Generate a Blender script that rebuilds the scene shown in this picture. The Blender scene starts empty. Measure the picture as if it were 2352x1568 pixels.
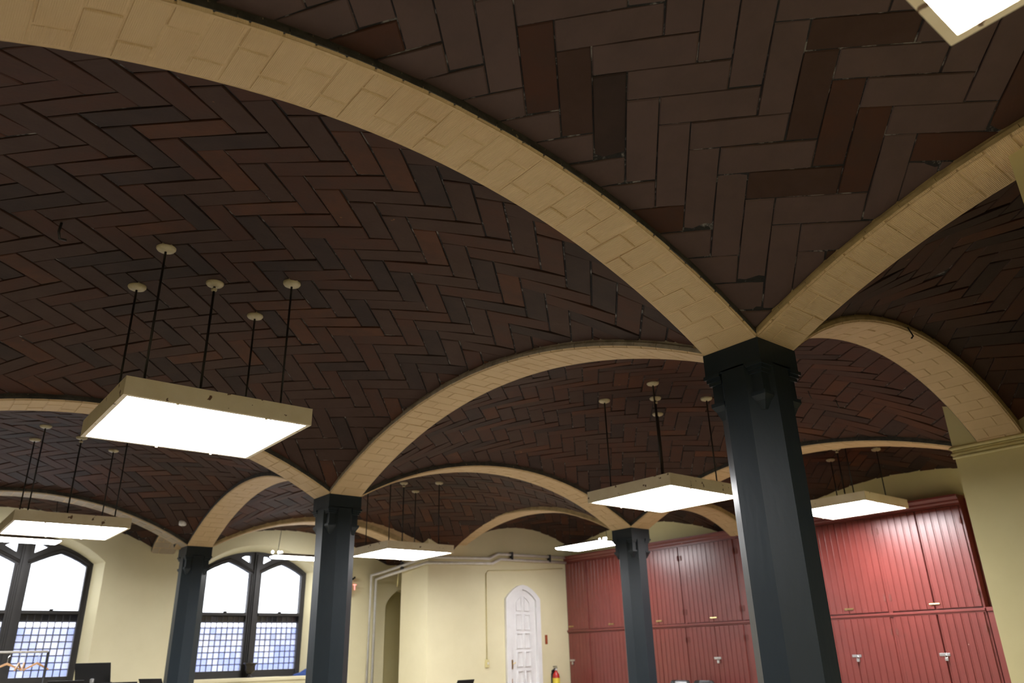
import bpy, math, random
from mathutils import Vector, Matrix

random.seed(7)
C = bpy.context.scene.collection
SC = bpy.context.scene

# ------------------------------------------------------------------ camera
ZS = 3.35                      # springing height of the arches above the floor
CAM = Vector((-4.219, -2.646, 1.542))
YAW, PITCH, ROLL, FPX = math.radians(39.505), math.radians(22.349), math.radians(-1.527), 1744.55
_f = Vector((math.sin(YAW)*math.cos(PITCH), math.cos(YAW)*math.cos(PITCH), math.sin(PITCH)))
_r0 = Vector((math.cos(YAW), -math.sin(YAW), 0)); _u0 = _r0.cross(_f)
_r = _r0*math.cos(ROLL) + _u0*math.sin(ROLL); _u = -_r0*math.sin(ROLL) + _u0*math.cos(ROLL)
cam_d = bpy.data.cameras.new('camera'); cam = bpy.data.objects.new('camera', cam_d); C.objects.link(cam)
cam_d.sensor_width = 36.0; cam_d.lens = FPX/2352*36
cam_d.clip_start = 0.05; cam_d.clip_end = 200
cam_d.dof.use_dof = True; cam_d.dof.focus_distance = 4.6; cam_d.dof.aperture_fstop = 2.2
cam.matrix_world = Matrix(((_r.x, _u.x, -_f.x, CAM.x), (_r.y, _u.y, -_f.y, CAM.y), (_r.z, _u.z, -_f.z, CAM.z), (0, 0, 0, 1)))
SC.camera = cam
def project(P):                # pixel position, only used to rank which tiles show largest
    d = Vector(P) - CAM; z = d.dot(_f)
    if z < 0.1: return None
    return (1176 + FPX*d.dot(_r)/z, 784 - FPX*d.dot(_u)/z, z)

# ------------------------------------------------------------------ world, exposure
W = bpy.data.worlds.new('overcast_sky'); SC.world = W; W.use_nodes = True
wn = W.node_tree; bg = wn.nodes['Background']
bg.inputs[0].default_value = (0.94, 0.96, 1.0, 1); bg.inputs[1].default_value = 5.0
LAMP = 46.0                    # radiance of the fluorescent diffusers
LAMP_COL = (0.98, 0.98, 1.0)
vs = SC.view_settings
vs.view_transform = 'Standard'; vs.look = 'None'; vs.gamma = 1; vs.exposure = 0.0; vs.use_curve_mapping = False
try:
    SC.cycles.use_denoising = True; SC.cycles.denoiser = 'OPENIMAGEDENOISE'
    SC.cycles.max_bounces = 8; SC.cycles.diffuse_bounces = 5; SC.cycles.adaptive_threshold = 0.02
    SC.cycles.sample_clamp_indirect = 8.0
    SC.cycles.caustics_reflective = False; SC.cycles.caustics_refractive = False
except Exception: pass

# ------------------------------------------------------------------ materials
MATS = {}
def mat(name, col, rough=0.6, col2=None, scale=6.0, lo=0.4, hi=0.65, bump=0.0, bscale=60.0, metal=0.0, spec=0.5, stretch=None, groove=0.0, chips=None, coat=0.0):
    m = bpy.data.materials.new(name); m.use_nodes = True; nt = m.node_tree; N = nt.nodes; Lk = nt.links
    b = N['Principled BSDF']; b.inputs['Base Color'].default_value = (*col, 1); b.inputs['Roughness'].default_value = rough
    b.inputs['Metallic'].default_value = metal; b.inputs['Specular IOR Level'].default_value = spec
    b.inputs['Coat Weight'].default_value = coat; b.inputs['Coat Roughness'].default_value = 0.34
    geo = N.new('ShaderNodeNewGeometry'); src = geo.outputs['Position']
    if stretch:
        mp = N.new('ShaderNodeMapping'); mp.inputs['Scale'].default_value = stretch; Lk.new(src, mp.inputs[0]); src = mp.outputs[0]
    cur = None
    if col2:
        nz = N.new('ShaderNodeTexNoise'); nz.inputs['Scale'].default_value = scale; nz.inputs['Detail'].default_value = 8; nz.inputs['Roughness'].default_value = 0.62
        Lk.new(src, nz.inputs['Vector'])
        rp = N.new('ShaderNodeValToRGB'); rp.color_ramp.elements[0].position = lo; rp.color_ramp.elements[1].position = hi
        rp.color_ramp.elements[0].color = (*col, 1); rp.color_ramp.elements[1].color = (*col2, 1)
        Lk.new(nz.outputs['Fac'], rp.inputs[0]); cur = rp.outputs[0]
    if chips:
        ccol, cs, cl = chips
        n2 = N.new('ShaderNodeTexNoise'); n2.inputs['Scale'].default_value = cs; n2.inputs['Detail'].default_value = 3
        Lk.new(geo.outputs['Position'], n2.inputs['Vector'])
        r2 = N.new('ShaderNodeValToRGB'); r2.color_ramp.elements[0].position = cl; r2.color_ramp.elements[1].position = cl + 0.015
        Lk.new(n2.outputs['Fac'], r2.inputs[0])
        mx = N.new('ShaderNodeMix'); mx.data_type = 'RGBA'
        Lk.new(r2.outputs[0], mx.inputs['Factor']); mx.inputs[7].default_value = (*ccol, 1)
        if cur: Lk.new(cur, mx.inputs[6])
        else: mx.inputs[6].default_value = (*col, 1)
        cur = mx.outputs[2]
    if cur: Lk.new(cur, b.inputs['Base Color'])
    nrm = None
    if groove:
        uv = N.new('ShaderNodeUVMap'); sp = N.new('ShaderNodeSeparateXYZ'); Lk.new(uv.outputs[0], sp.inputs[0])
        mu = N.new('ShaderNodeMath'); mu.operation = 'MULTIPLY'; mu.inputs[1].default_value = 2*math.pi/0.0078; Lk.new(sp.outputs[0], mu.inputs[0])
        sn = N.new('ShaderNodeMath'); sn.operation = 'SINE'; Lk.new(mu.outputs[0], sn.inputs[0])
        bg_ = N.new('ShaderNodeBump'); bg_.inputs['Strength'].default_value = groove; bg_.inputs['Distance'].default_value = 0.0022
        Lk.new(sn.outputs[0], bg_.inputs['Height']); nrm = bg_.outputs[0]
    if bump:
        n3 = N.new('ShaderNodeTexNoise'); n3.inputs['Scale'].default_value = bscale; n3.inputs['Detail'].default_value = 5
        Lk.new(src, n3.inputs['Vector'])
        bp = N.new('ShaderNodeBump'); bp.inputs['Strength'].default_value = bump; bp.inputs['Distance'].default_value = 0.01
        Lk.new(n3.outputs['Fac'], bp.inputs['Height'])
        if nrm: Lk.new(nrm, bp.inputs['Normal'])
        nrm = bp.outputs[0]
    if nrm: Lk.new(nrm, b.inputs['Normal'])
    MATS[name] = m
    return m
def emit(name, col, s):
    m = bpy.data.materials.new(name); m.use_nodes = True; nt = m.node_tree
    b = nt.nodes['Principled BSDF']; b.inputs['Base Color'].default_value = (0.9, 0.9, 0.88, 1)
    b.inputs['Emission Color'].default_value = (*col, 1); b.inputs['Emission Strength'].default_value = s
    MATS[name] = m; return m

TILE = [mat('tile_brown', (0.046, 0.0225, 0.0150), 0.68, (0.053, 0.028, 0.0205), 5, bump=0.12, bscale=35, spec=0.22, chips=((0.15, 0.07, 0.035), 9, 0.75)),
        mat('tile_red', (0.060, 0.0235, 0.0135), 0.68, (0.049, 0.0235, 0.016), 5, bump=0.12, bscale=35, spec=0.22),
        mat('tile_orange', (0.082, 0.031, 0.0145), 0.68, (0.060, 0.026, 0.0155), 4, bump=0.12, bscale=35, spec=0.22, chips=((0.19, 0.085, 0.035), 8, 0.73)),
        mat('tile_veil_purple', (0.086, 0.053, 0.047), 0.62, (0.074, 0.046, 0.040), 5, bump=0.12, bscale=35, spec=0.3),  # purple lift puts the lens flare's veil into the tile colour
        mat('tile_dark', (0.029, 0.0165, 0.013), 0.68, (0.039, 0.022, 0.017), 5, bump=0.12, bscale=35, spec=0.22)]
TILE_W = {'near': [1.5, 0.7, 0.2, 9, 0.1], 'left': [6, 5, 1.5, 0, 3], 'mid': [6, 6, 2.2, 0, 2], 'right': [6, 3, 0.6, 0, 3], 'farleft': [5, 4, 2, 0, 2], 'farmid': [5, 5, 2, 0, 2]}
mat('mortar', (0.012, 0.011, 0.011), 0.9, (0.21, 0.20, 0.19), 11, 0.54, 0.63, bump=0.5, bscale=80)
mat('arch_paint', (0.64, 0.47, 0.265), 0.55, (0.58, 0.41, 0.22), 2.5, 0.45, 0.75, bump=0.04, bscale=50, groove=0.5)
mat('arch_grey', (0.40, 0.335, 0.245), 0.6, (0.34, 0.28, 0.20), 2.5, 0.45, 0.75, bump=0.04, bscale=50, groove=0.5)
mat('arch_core', (0.61, 0.445, 0.25), 0.7, (0.52, 0.37, 0.20), 20)
mat('rim_soot', (0.030, 0.028, 0.025), 0.6, (0.07, 0.065, 0.055), 14, bump=0.3, bscale=60, chips=((0.30, 0.25, 0.13), 26, 0.71))
mat('rim_cream', (0.50, 0.38, 0.19), 0.6, (0.36, 0.27, 0.13), 9, bump=0.2, bscale=60)
mat('rim_grey', (0.36, 0.31, 0.24), 0.65, (0.24, 0.20, 0.15), 9, bump=0.25, bscale=60)
mat('column_paint', (0.017, 0.026, 0.034), 0.40, (0.014, 0.022, 0.029), 3, bump=0.12, bscale=28, spec=0.3, stretch=(1, 1, 0.4))
mat('wall_shade_yellow', (0.72, 0.64, 0.34), 0.7, (0.68, 0.60, 0.31), 1.2, bump=0.05, bscale=14)  # same wall paint, with the yellow bounce light of shaded walls in its colour
mat('wall_cream', (0.74, 0.675, 0.44), 0.7, (0.70, 0.635, 0.405), 1.2, bump=0.05, bscale=14)
mat('moulding_yellow', (0.72, 0.64, 0.32), 0.5, (0.62, 0.54, 0.26), 8)
mat('floor_tan', (0.30, 0.265, 0.215), 0.45, (0.27, 0.24, 0.19), 1.5)
mat('plaster', (0.55, 0.50, 0.38), 0.85)
mat('red_paint', (0.175, 0.034, 0.028), 0.34, (0.155, 0.030, 0.0245), 4, bump=0.03, bscale=25, chips=((0.62, 0.42, 0.36), 11, 0.765), coat=0.35)
mat('brass', (0.55, 0.42, 0.20), 0.35, metal=0.9)
mat('steel', (0.62, 0.62, 0.62), 0.3, metal=0.9)
mat('hinge_red', (0.16, 0.045, 0.035), 0.5)
mat('lamp_frame', (0.80, 0.72, 0.55), 0.5, (0.73, 0.64, 0.46), 5, chips=((0.16, 0.09, 0.05), 15, 0.675))
mat('canopy', (0.62, 0.55, 0.36), 0.35, (0.50, 0.43, 0.26), 20)
mat('rod', (0.018, 0.016, 0.015), 0.5)
emit('diffuser', LAMP_COL, LAMP)
emit('strip_lens', LAMP_COL, LAMP*0.8)
emit('glint_glow', (1.0, 0.95, 0.85), 9.0)
mat('housing', (0.30, 0.28, 0.24), 0.5)
mat('window_wood', (0.012, 0.010, 0.009), 0.55, (0.018, 0.015, 0.013), 8, bump=0.05, bscale=40)
mat('lead', (0.03, 0.03, 0.035), 0.6)
mat('stone_grey', (0.36, 0.31, 0.23), 0.8, (0.30, 0.26, 0.19), 5)
mat('white_paint', (0.80, 0.79, 0.78), 0.4, (0.74, 0.73, 0.72), 3)
mat('pipe_paint', (0.80, 0.79, 0.76), 0.4, (0.72, 0.69, 0.62), 10)
mat('black_metal', (0.010, 0.010, 0.011), 0.55, spec=0.3)
mat('black_gloss', (0.014, 0.014, 0.016), 0.12, spec=0.6, coat=0.5)
mat('wood', (0.42, 0.24, 0.11), 0.45, (0.34, 0.18, 0.08), 20)
mat('extinguisher_red', (0.45, 0.02, 0.015), 0.25)
mat('yellow_label', (0.75, 0.60, 0.06), 0.5)
mat('plaque_red', (0.28, 0.06, 0.02), 0.5)
mat('bronze', (0.05, 0.042, 0.032), 0.4, metal=0.5)
mat('blue_cloth', (0.03, 0.07, 0.25), 0.8)
mat('outdoor_stone', (0.46, 0.48, 0.56), 0.9, (0.32, 0.35, 0.46), 0.6)
mat('outdoor_paving', (0.25, 0.27, 0.34), 0.9)
emit('exit_red', (1.0, 0.16, 0.14), 1.2); emit('exit_face', (1.0, 0.04, 0.05), 0.75)
MATS['exit_face'].node_tree.nodes['Principled BSDF'].inputs['Base Color'].default_value = (0.5, 0.03, 0.03, 1)
def glass(name, col, tl):
    m = bpy.data.materials.new(name); m.use_nodes = True; nt = m.node_tree; N = nt.nodes; Lk = nt.links
    N.remove(N['Principled BSDF'])
    t = N.new('ShaderNodeBsdfTransparent'); t.inputs[0].default_value = (*col, 1)
    d = N.new('ShaderNodeBsdfTranslucent'); d.inputs[0].default_value = (*col, 1)
    g = N.new('ShaderNodeBsdfGlossy'); g.inputs['Roughness'].default_value = 0.08
    m1 = N.new('ShaderNodeMixShader'); m1.inputs[0].default_value = tl; Lk.new(t.outputs[0], m1.inputs[1]); Lk.new(d.outputs[0], m1.inputs[2])
    m2 = N.new('ShaderNodeMixShader'); m2.inputs[0].default_value = 0.05; Lk.new(m1.outputs[0], m2.inputs[1]); Lk.new(g.outputs[0], m2.inputs[2])
    Lk.new(m2.outputs[0], N['Material Output'].inputs[0]); MATS[name] = m
glass('glass_clear', (0.97, 0.98, 1.0), 0.10)
glass('glass_lattice', (0.90, 0.90, 0.96), 0.22)
glass('glass_mid', (0.80, 0.82, 0.94), 0.22)
glass('glass_blue', (0.68, 0.72, 0.90), 0.22)

# ------------------------------------------------------------------ helpers
class MB:
    def __init__(s): s.v = []; s.f = []; s.uv = {}
    def add(s, vs, fs):
        o = len(s.v); s.v += [tuple(q) for q in vs]; s.f += [tuple(i + o for i in q) for q in fs]; return o
    def box(s, lo, hi):
        x0, y0, z0 = lo; x1, y1, z1 = hi
        s.add([(x0,y0,z0),(x1,y0,z0),(x1,y1,z0),(x0,y1,z0),(x0,y0,z1),(x1,y0,z1),(x1,y1,z1),(x0,y1,z1)],
              [(0,3,2,1),(4,5,6,7),(0,1,5,4),(1,2,6,5),(2,3,7,6),(3,0,4,7)]); return s
    def bbox(s, lo, hi, b):            # bevelled box
        x0, y0, z0 = lo; x1, y1, z1 = hi
        def ring(d, z): return [(x0+d,y0+d,z),(x1-d,y0+d,z),(x1-d,y1-d,z),(x0+d,y1-d,z)]
        s.loft([ring(b, z0), ring(0, z0+b), ring(0, z1-b), ring(b, z1)]); return s
    def loft(s, rings, cap=True):
        n = len(rings[0]); o = s.add([q for r in rings for q in r], [])
        for k in range(len(rings)-1):
            for i in range(n):
                j = (i+1) % n; a = o+k*n
                s.f.append((a+i, a+j, a+n+j, a+n+i))
        if cap:
            s.f.append(tuple(o+i for i in range(n-1, -1, -1))); e = o+(len(rings)-1)*n
            s.f.append(tuple(e+i for i in range(n)))
        return s
    def lathe(s, prof, cx=0, cy=0, n=20):   # prof: (radius, z) upwards
        s.loft([[(cx+r*math.cos(2*math.pi*i/n), cy+r*math.sin(2*math.pi*i/n), z) for i in range(n)] for r, z in prof]); return s
    def tube(s, pts, r, n=8):
        pts = [Vector(q) for q in pts]; rings = []
        for k, q in enumerate(pts):
            if k == 0: t = pts[1]-q
            elif k == len(pts)-1: t = q-pts[k-1]
            else: t = (pts[k+1]-q).normalized() + (q-pts[k-1]).normalized()
            t.normalize(); up = Vector((0,0,1)) if abs(t.z) < 0.9 else Vector((1,0,0))
            a = t.cross(up).normalized(); b = a.cross(t)
            rings.append([tuple(q + (-a*math.cos(2*math.pi*i/n) + b*math.sin(2*math.pi*i/n))*r) for i in range(n)])
        s.loft(rings); return s
    def build(s, name, m, parent=None, origin=None, smooth=False):
        me = bpy.data.meshes.new(name)
        o = Vector(origin) if origin is not None else Vector((0,0,0))
        me.from_pydata([(a-o.x, b-o.y, c-o.z) for a, b, c in s.v], [], s.f); me.update()
        if smooth:
            for q in me.polygons: q.use_smooth = True
        ob = link(name, me, m, parent); place(ob, o, parent)
        return ob
def link(name, me, m, parent=None):
    if m is not None and len(me.materials) == 0: me.materials.append(MATS[m] if isinstance(m, str) else m)
    ob = bpy.data.objects.new(name, me); C.objects.link(ob)
    if parent: ob.parent = parent
    return ob
def wloc(o):
    q = Vector(o.location)
    while o.parent: o = o.parent; q += Vector(o.location)
    return q
def place(ob, o, parent=None):             # all parents are unrotated unless noted
    ob.location = Vector(o) - (wloc(parent) if parent else Vector((0,0,0)))
def tag(o, label=None, cat=None, group=None, kind=None):
    if label: o['label'] = label
    if cat: o['category'] = cat
    if group: o['group'] = group
    if kind: o['kind'] = kind
    return o
def empty(name, loc, label=None, cat=None, group=None, kind=None):
    o = bpy.data.objects.new(name, None); C.objects.link(o); o.location = loc; o.empty_display_size = 0.2
    return tag(o, label, cat, group, kind)
def copy_tree(o, parent=None):
    c = o.copy(); C.objects.link(c); c.parent = parent
    for ch in list(o.children): copy_tree(ch, c)
    return c
def outline(name, loops, depth, m, plane, at, parent=None, bevel=0.0):
    """Flat outline with holes, given thickness. plane 'xz': loops are (x,z), thickness in y from at to at+depth;
    plane 'yz': loops are (y,z), thickness in x."""
    cu = bpy.data.curves.new(name, 'CURVE'); cu.dimensions = '2D'; cu.fill_mode = 'BOTH'; cu.extrude = depth/2 - bevel
    if bevel: cu.bevel_depth = bevel; cu.bevel_resolution = 0; cu.offset = -bevel
    for lp in loops:
        sp = cu.splines.new('POLY'); sp.points.add(len(lp)-1); sp.use_cyclic_u = True
        for q, (a, b) in zip(sp.points, lp): q.co = (a, b, 0, 1)
    tmp = bpy.data.objects.new('tmp', cu); C.objects.link(tmp)
    dg = bpy.context.evaluated_depsgraph_get()
    me = bpy.data.meshes.new_from_object(tmp.evaluated_get(dg)); bpy.data.objects.remove(tmp); bpy.data.curves.remove(cu)
    me.name = name; me.materials.clear()
    if plane == 'xz':   # local (u,v,w) -> (u, at+depth/2 - w, v)
        M = Matrix(((1,0,0,0),(0,0,-1,at+depth/2),(0,1,0,0),(0,0,0,1)))
    else:               # (u,v,w) -> (at+depth/2+w, u, v)
        M = Matrix(((0,0,1,at+depth/2),(1,0,0,0),(0,1,0,0),(0,0,0,1)))
    me.transform(M); me.update()
    ctr = Vector((0,0,0))
    for v in me.vertices: ctr += v.co
    ctr /= max(1, len(me.vertices))
    me.transform(Matrix.Translation(-ctr))
    ob = link(name, me, m, parent); place(ob, ctr, parent)
    return ob
def clip(poly, x0, x1, y0, y1):
    for ax, val, sg in ((0,x0,1),(0,x1,-1),(1,y0,1),(1,y1,-1)):
        out = []
        for i in range(len(poly)):
            a, b = poly[i], poly[(i+1) % len(poly)]
            da, db = sg*(a[ax]-val), sg*(b[ax]-val)
            if da >= 0: out.append(a)
            if da*db < 0:
                t = da/(da-db); out.append((a[0]+t*(b[0]-a[0]), a[1]+t*(b[1]-a[1])))
        poly = out
        if len(poly) < 3: return []
    return poly
def area(p): return 0.5*sum(p[i][0]*p[(i+1)%len(p)][1] - p[(i+1)%len(p)][0]*p[i][1] for i in range(len(p)))
def arcz(t, c, h):
    R = (c*c+h*h)/(2*h); return math.sqrt(max(R*R-t*t, 1e-6)) - (R-h)

# ------------------------------------------------------------------ the plan (metres)
CW = 0.423; HW = CW/2                      # column and arch width
Y1, Y2, YW = 5.89, 11.11, 12.64            # column rows, window wall
X1 = 5.2
XW = -9.0                                  # left end wall
XL, YB = -5.2, -5.46                       # left and rear column lines
PWX, PWY = 4.22, 0.45                      # corner of the right wall
PPX, PPY = 4.45, 10.71                     # corner of the door wall
XC = 8.20                                  # front of the cupboards
H = 0.635; RIM = 0.078; CROWN = 0.985

# ------------------------------------------------------------------ setting: floor, walls
def struct(name, mb, m, parent=None, label=None):
    o = mb.build(name, m, parent)
    if not parent: o['kind'] = 'structure'
    if label: o['label'] = label
    return o
struct('floor', MB().box((XW-0.6, YB-0.6, -0.2), (9.2, 14.2, 0)), 'floor_tan', label='tan floor of the hall')
struct('ceiling', MB().box((XW-0.6, YB-0.6, 4.85), (9.2, 14.2, 5.05)), 'plaster', label='unseen slab added above the tiled vaults against sky light')  # added slab, stops sky light leaking in over the vaults
struct('wall_left', MB().box((XW-0.5, YB-0.5, 0), (XW, 13.1, 4.85)), 'wall_shade_yellow', label='pale yellow wall at the left')
struct('wall_back', MB().box((XW, YB-0.5, 0), (8.8, YB-HW, 4.85)), 'wall_shade_yellow', label='pale yellow wall behind the viewer')
struct('wall_right', MB().box((PWX, YB-HW, 0), (8.8, PWY, 4.85)), 'wall_shade_yellow', label='yellow wall pier at the right edge, moulded at its top')
struct('wall_side', MB().box((8.42, PWY, 0), (8.8, PPY, 4.85)), 'wall_shade_yellow', label='yellow lunette wall above the red cupboards')
struct('wall_door', MB().box((PPX, PPY, 0), (8.8, 11.72, 4.85)), 'wall_cream', label='pale yellow wall with the white arched door')
struct('wall_partition', MB().box((-0.07, YB-HW, 0), (0.07, -1.74, 4.02)), 'wall_shade_yellow', label='thin yellow partition under the near right arch')

# mouldings round the top of the right wall pier (trim)
def ring_trim(name, x, y0, y1, z0, prof, m, label):
    t = empty(name, (x, y0, z0), label, kind='structure')
    for d, a, b in prof:
        mb = MB(); mb.bbox((x-d, y0, z0+a), (x+0.05, y1+d, z0+b), min(0.012, (b-a)/3)); mb.build('moulding_strip', m, t, (x, (y0+y1)/2, z0+a))
    return t
ring_trim('trim_1', PWX, -3.2, PWY, ZS, ((0.025, -0.035, 0.0), (0.012, 0.0, 0.025), (0.03, 0.025, 0.06)), 'moulding_yellow', 'yellow moulded band around the top of the right wall pier')
cb = MB().tube([(PWX-0.022, -3.0, ZS-0.055), (PWX-0.022, PWY+0.01, ZS-0.055)], 0.014); cb = cb.build('wall_cable', 'moulding_yellow', None, (PWX, -0.5, ZS-0.05), True)
tag(cb, 'painted cable clipped below the moulding of the right wall pier', 'cable')
cb = MB().tube([(PWX-0.02, 0.03, 0.2), (PWX-0.02, 0.03, 1.72)], 0.011); cb = cb.build('wall_conduit', 'moulding_yellow', None, (PWX-0.02, 0.03, 0.2), True)
tag(cb, 'thin painted conduit low on the right wall pier', 'conduit')

# window wall with two window openings and the recess opening
def win_open(cx, hw, zb, zs_, za, n=16):
    pts = [(cx-hw, zb), (cx+hw, zb), (cx+hw, zs_)]
    c, h = hw, za-zs_
    for i in range(1, n):
        t = hw - 2*hw*i/n; pts.append((cx+t, zs_+arcz(t, c, h)))
    pts.append((cx-hw, zs_)); return pts
RECX0, RECX1 = 4.62, 5.58
def point_arch(x0, x1, zb, zs_, za):
    m = (x0+x1)/2; w = (x1-x0)/2
    L_ = [(x0 + w*t, zs_ + (za-zs_)*(1-(1-t)**2)**0.75) for t in (0, .12, .3, .5, .75, 1)]
    R_ = [(2*m-a, b) for a, b in reversed(L_[:-1])]
    return [(x0, zb), (x1, zb)] + list(reversed(L_ + R_))
wl = outline('wall_far', [[(XW-0.5, 0), (6.4, 0), (6.4, 4.85), (XW-0.5, 4.85)],
        win_open(-2.25, 1.20, ZS-2.13, ZS-0.13, ZS+0.33), win_open(1.80, 1.20, ZS-2.13, ZS-0.13, ZS+0.33),
        point_arch(RECX0, RECX1, 0.02, ZS-0.78, ZS-0.42)], 0.46, 'wall_cream', 'xz', YW)
tag(wl, 'pale yellow far wall with two leaded windows', None, None, 'structure')
struct('wall_recess', MB().box((4.3, 13.5, 0), (6.4, 13.6, 3.6)).box((6.3, 13.1, 0), (6.4, 13.5, 3.6)).box((4.3, 13.1, 0), (4.4, 13.5, 3.6)).box((4.3, 13.1, 3.6), (6.4, 13.6, 3.7)), 'wall_shade_yellow', label='shaded back of the pointed wall recess')
struct('wall_end', MB().box((6.3, 11.7, 0), (6.5, YW, 4.85)), 'wall_shade_yellow', label='end of the passage behind the door wall')

# ------------------------------------------------------------------ vaults
class Bay: pass
def bay(x0, x1, y0, y1, mx, cx, hx, my, cy, hy, crown):
    b = Bay(); b.x0, b.x1, b.y0, b.y1 = x0, x1, y0, y1
    b.mx, b.cx, b.hx, b.my, b.cy, b.hy = mx, cx, hx, my, cy, hy; b.k = max(0, RIM + hx + hy - crown)
    def z(x, y):
        a = max(-0.05, arcz(min(abs(x-mx), cx*1.04), cx, hx)/hx)
        c = max(-0.05, arcz(min(abs(y-my), cy*1.04), cy, hy)/hy) if hy > 0 else 0
        return ZS + RIM + hx*a + hy*c - b.k*max(a, 0)*max(c, 0)
    b.z = z; return b
e = 0.03
ML = (XL+0)/2; CLX = -XL/2 - HW
BAYS = {
 'near':   (bay(XL-HW, -HW+e, YB-HW, -HW+e, ML, CLX, H, YB/2, -YB/2-HW, H, CROWN), 'brown herringbone tile vault above the viewer, top of the picture', (-2.384, -0.773)),
 'left':   (bay(XL-HW, -HW+e, HW-e, Y1-HW+e, ML, CLX, H, Y1/2, Y1/2-HW, H, CROWN), 'brown herringbone tile vault over the big left hanging lamp', (-2.266, 1.775)),
 'mid':    (bay(HW-e, X1-HW+e, HW-e, Y1-HW+e, X1/2, X1/2-HW, H, Y1/2, Y1/2-HW, H, CROWN), 'brown herringbone tile vault left of the near column, over the middle lamp', (0.4, 0.3)),
 'right':  (bay(HW-e, PWX+0.1, YB-HW, -HW+e, 2.32, 2.11, 0.62, YB/2, -YB/2-HW, H, CROWN), 'shadowy brown tile vault at the right edge above the wall pier', (0.3, -0.4)),
 'farleft':(bay(XL-HW, -HW+e, Y1+HW-e, Y2-HW+e, ML, CLX, H, (Y1+Y2)/2, (Y2-Y1)/2-HW, H, CROWN), 'brown herringbone tile vault at the far left before the windows', (-2.2, 8.2)),
 'farmid': (bay(HW-e, X1-HW+e, Y1+HW-e, Y2-HW+e, X1/2, X1/2-HW, H, (Y1+Y2)/2, (Y2-Y1)/2-HW, H, CROWN), 'brown herringbone tile vault between second column and door wall', (2.2, 8.4)),
 'stripl': (bay(XL-HW, -HW+e, Y2+HW-e, YW+0.05, ML, CLX, 0.60, 11.98, 0.70, 0.34, 0.74), 'narrow brown tile vault above the far left window', (-2.1, 11.8)),
 'stripm': (bay(HW-e, 6.4, Y2+HW-e, YW+0.05, 2.36, 2.15, 0.575, 11.98, 0.70, 0.30, 0.72), 'narrow brown tile vault above the second far window', (2.1, 11.8)),
 'red':    (bay(X1+HW-e, 8.5, PWY-0.1, Y1-HW+e, 6.92, 1.53, 0.52, Y1/2, Y1/2-HW, 0.66, 1.0), 'dark brown tile vault over the right end of the red cupboards', (6.4, 2.2)),
 'redfar': (bay(X1+HW-e, 8.5, Y1+HW-e, PPY+0.05, 6.92, 1.53, 0.52, 8.78, 2.68, 0.66, 1.0), 'dark brown tile vault before the white door', (6.4, 8.2)),
}
TW = 0.168; TN = 3; GAP = 0.0032
PH = Vector((1, -1)).normalized(); QH = Vector((1, 1)).normalized()
def tile_geom(poly, zf, dz, mb):
    n = len(poly); cx = sum(q[0] for q in poly)/n; cy = sum(q[1] for q in poly)/n
    def ins(q, d):
        v = Vector((cx-q[0], cy-q[1])); L_ = v.length
        return (q[0]+v.x*min(d/max(L_, 1e-4), 0.4), q[1]+v.y*min(d/max(L_, 1e-4), 0.4))
    r0 = [ins(q, 0.007) for q in poly]
    # fit a slightly bowed tile: each corner follows the vault
    mb.loft([[(a, b, zf(a, b)+dz(a, b)) for a, b in r0],
             [(a, b, zf(a, b)+dz(a, b)+0.005) for a, b in poly],
             [(a, b, zf(a, b)+0.05) for a, b in poly]])
    return cx, cy
CEIL = {}
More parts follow.
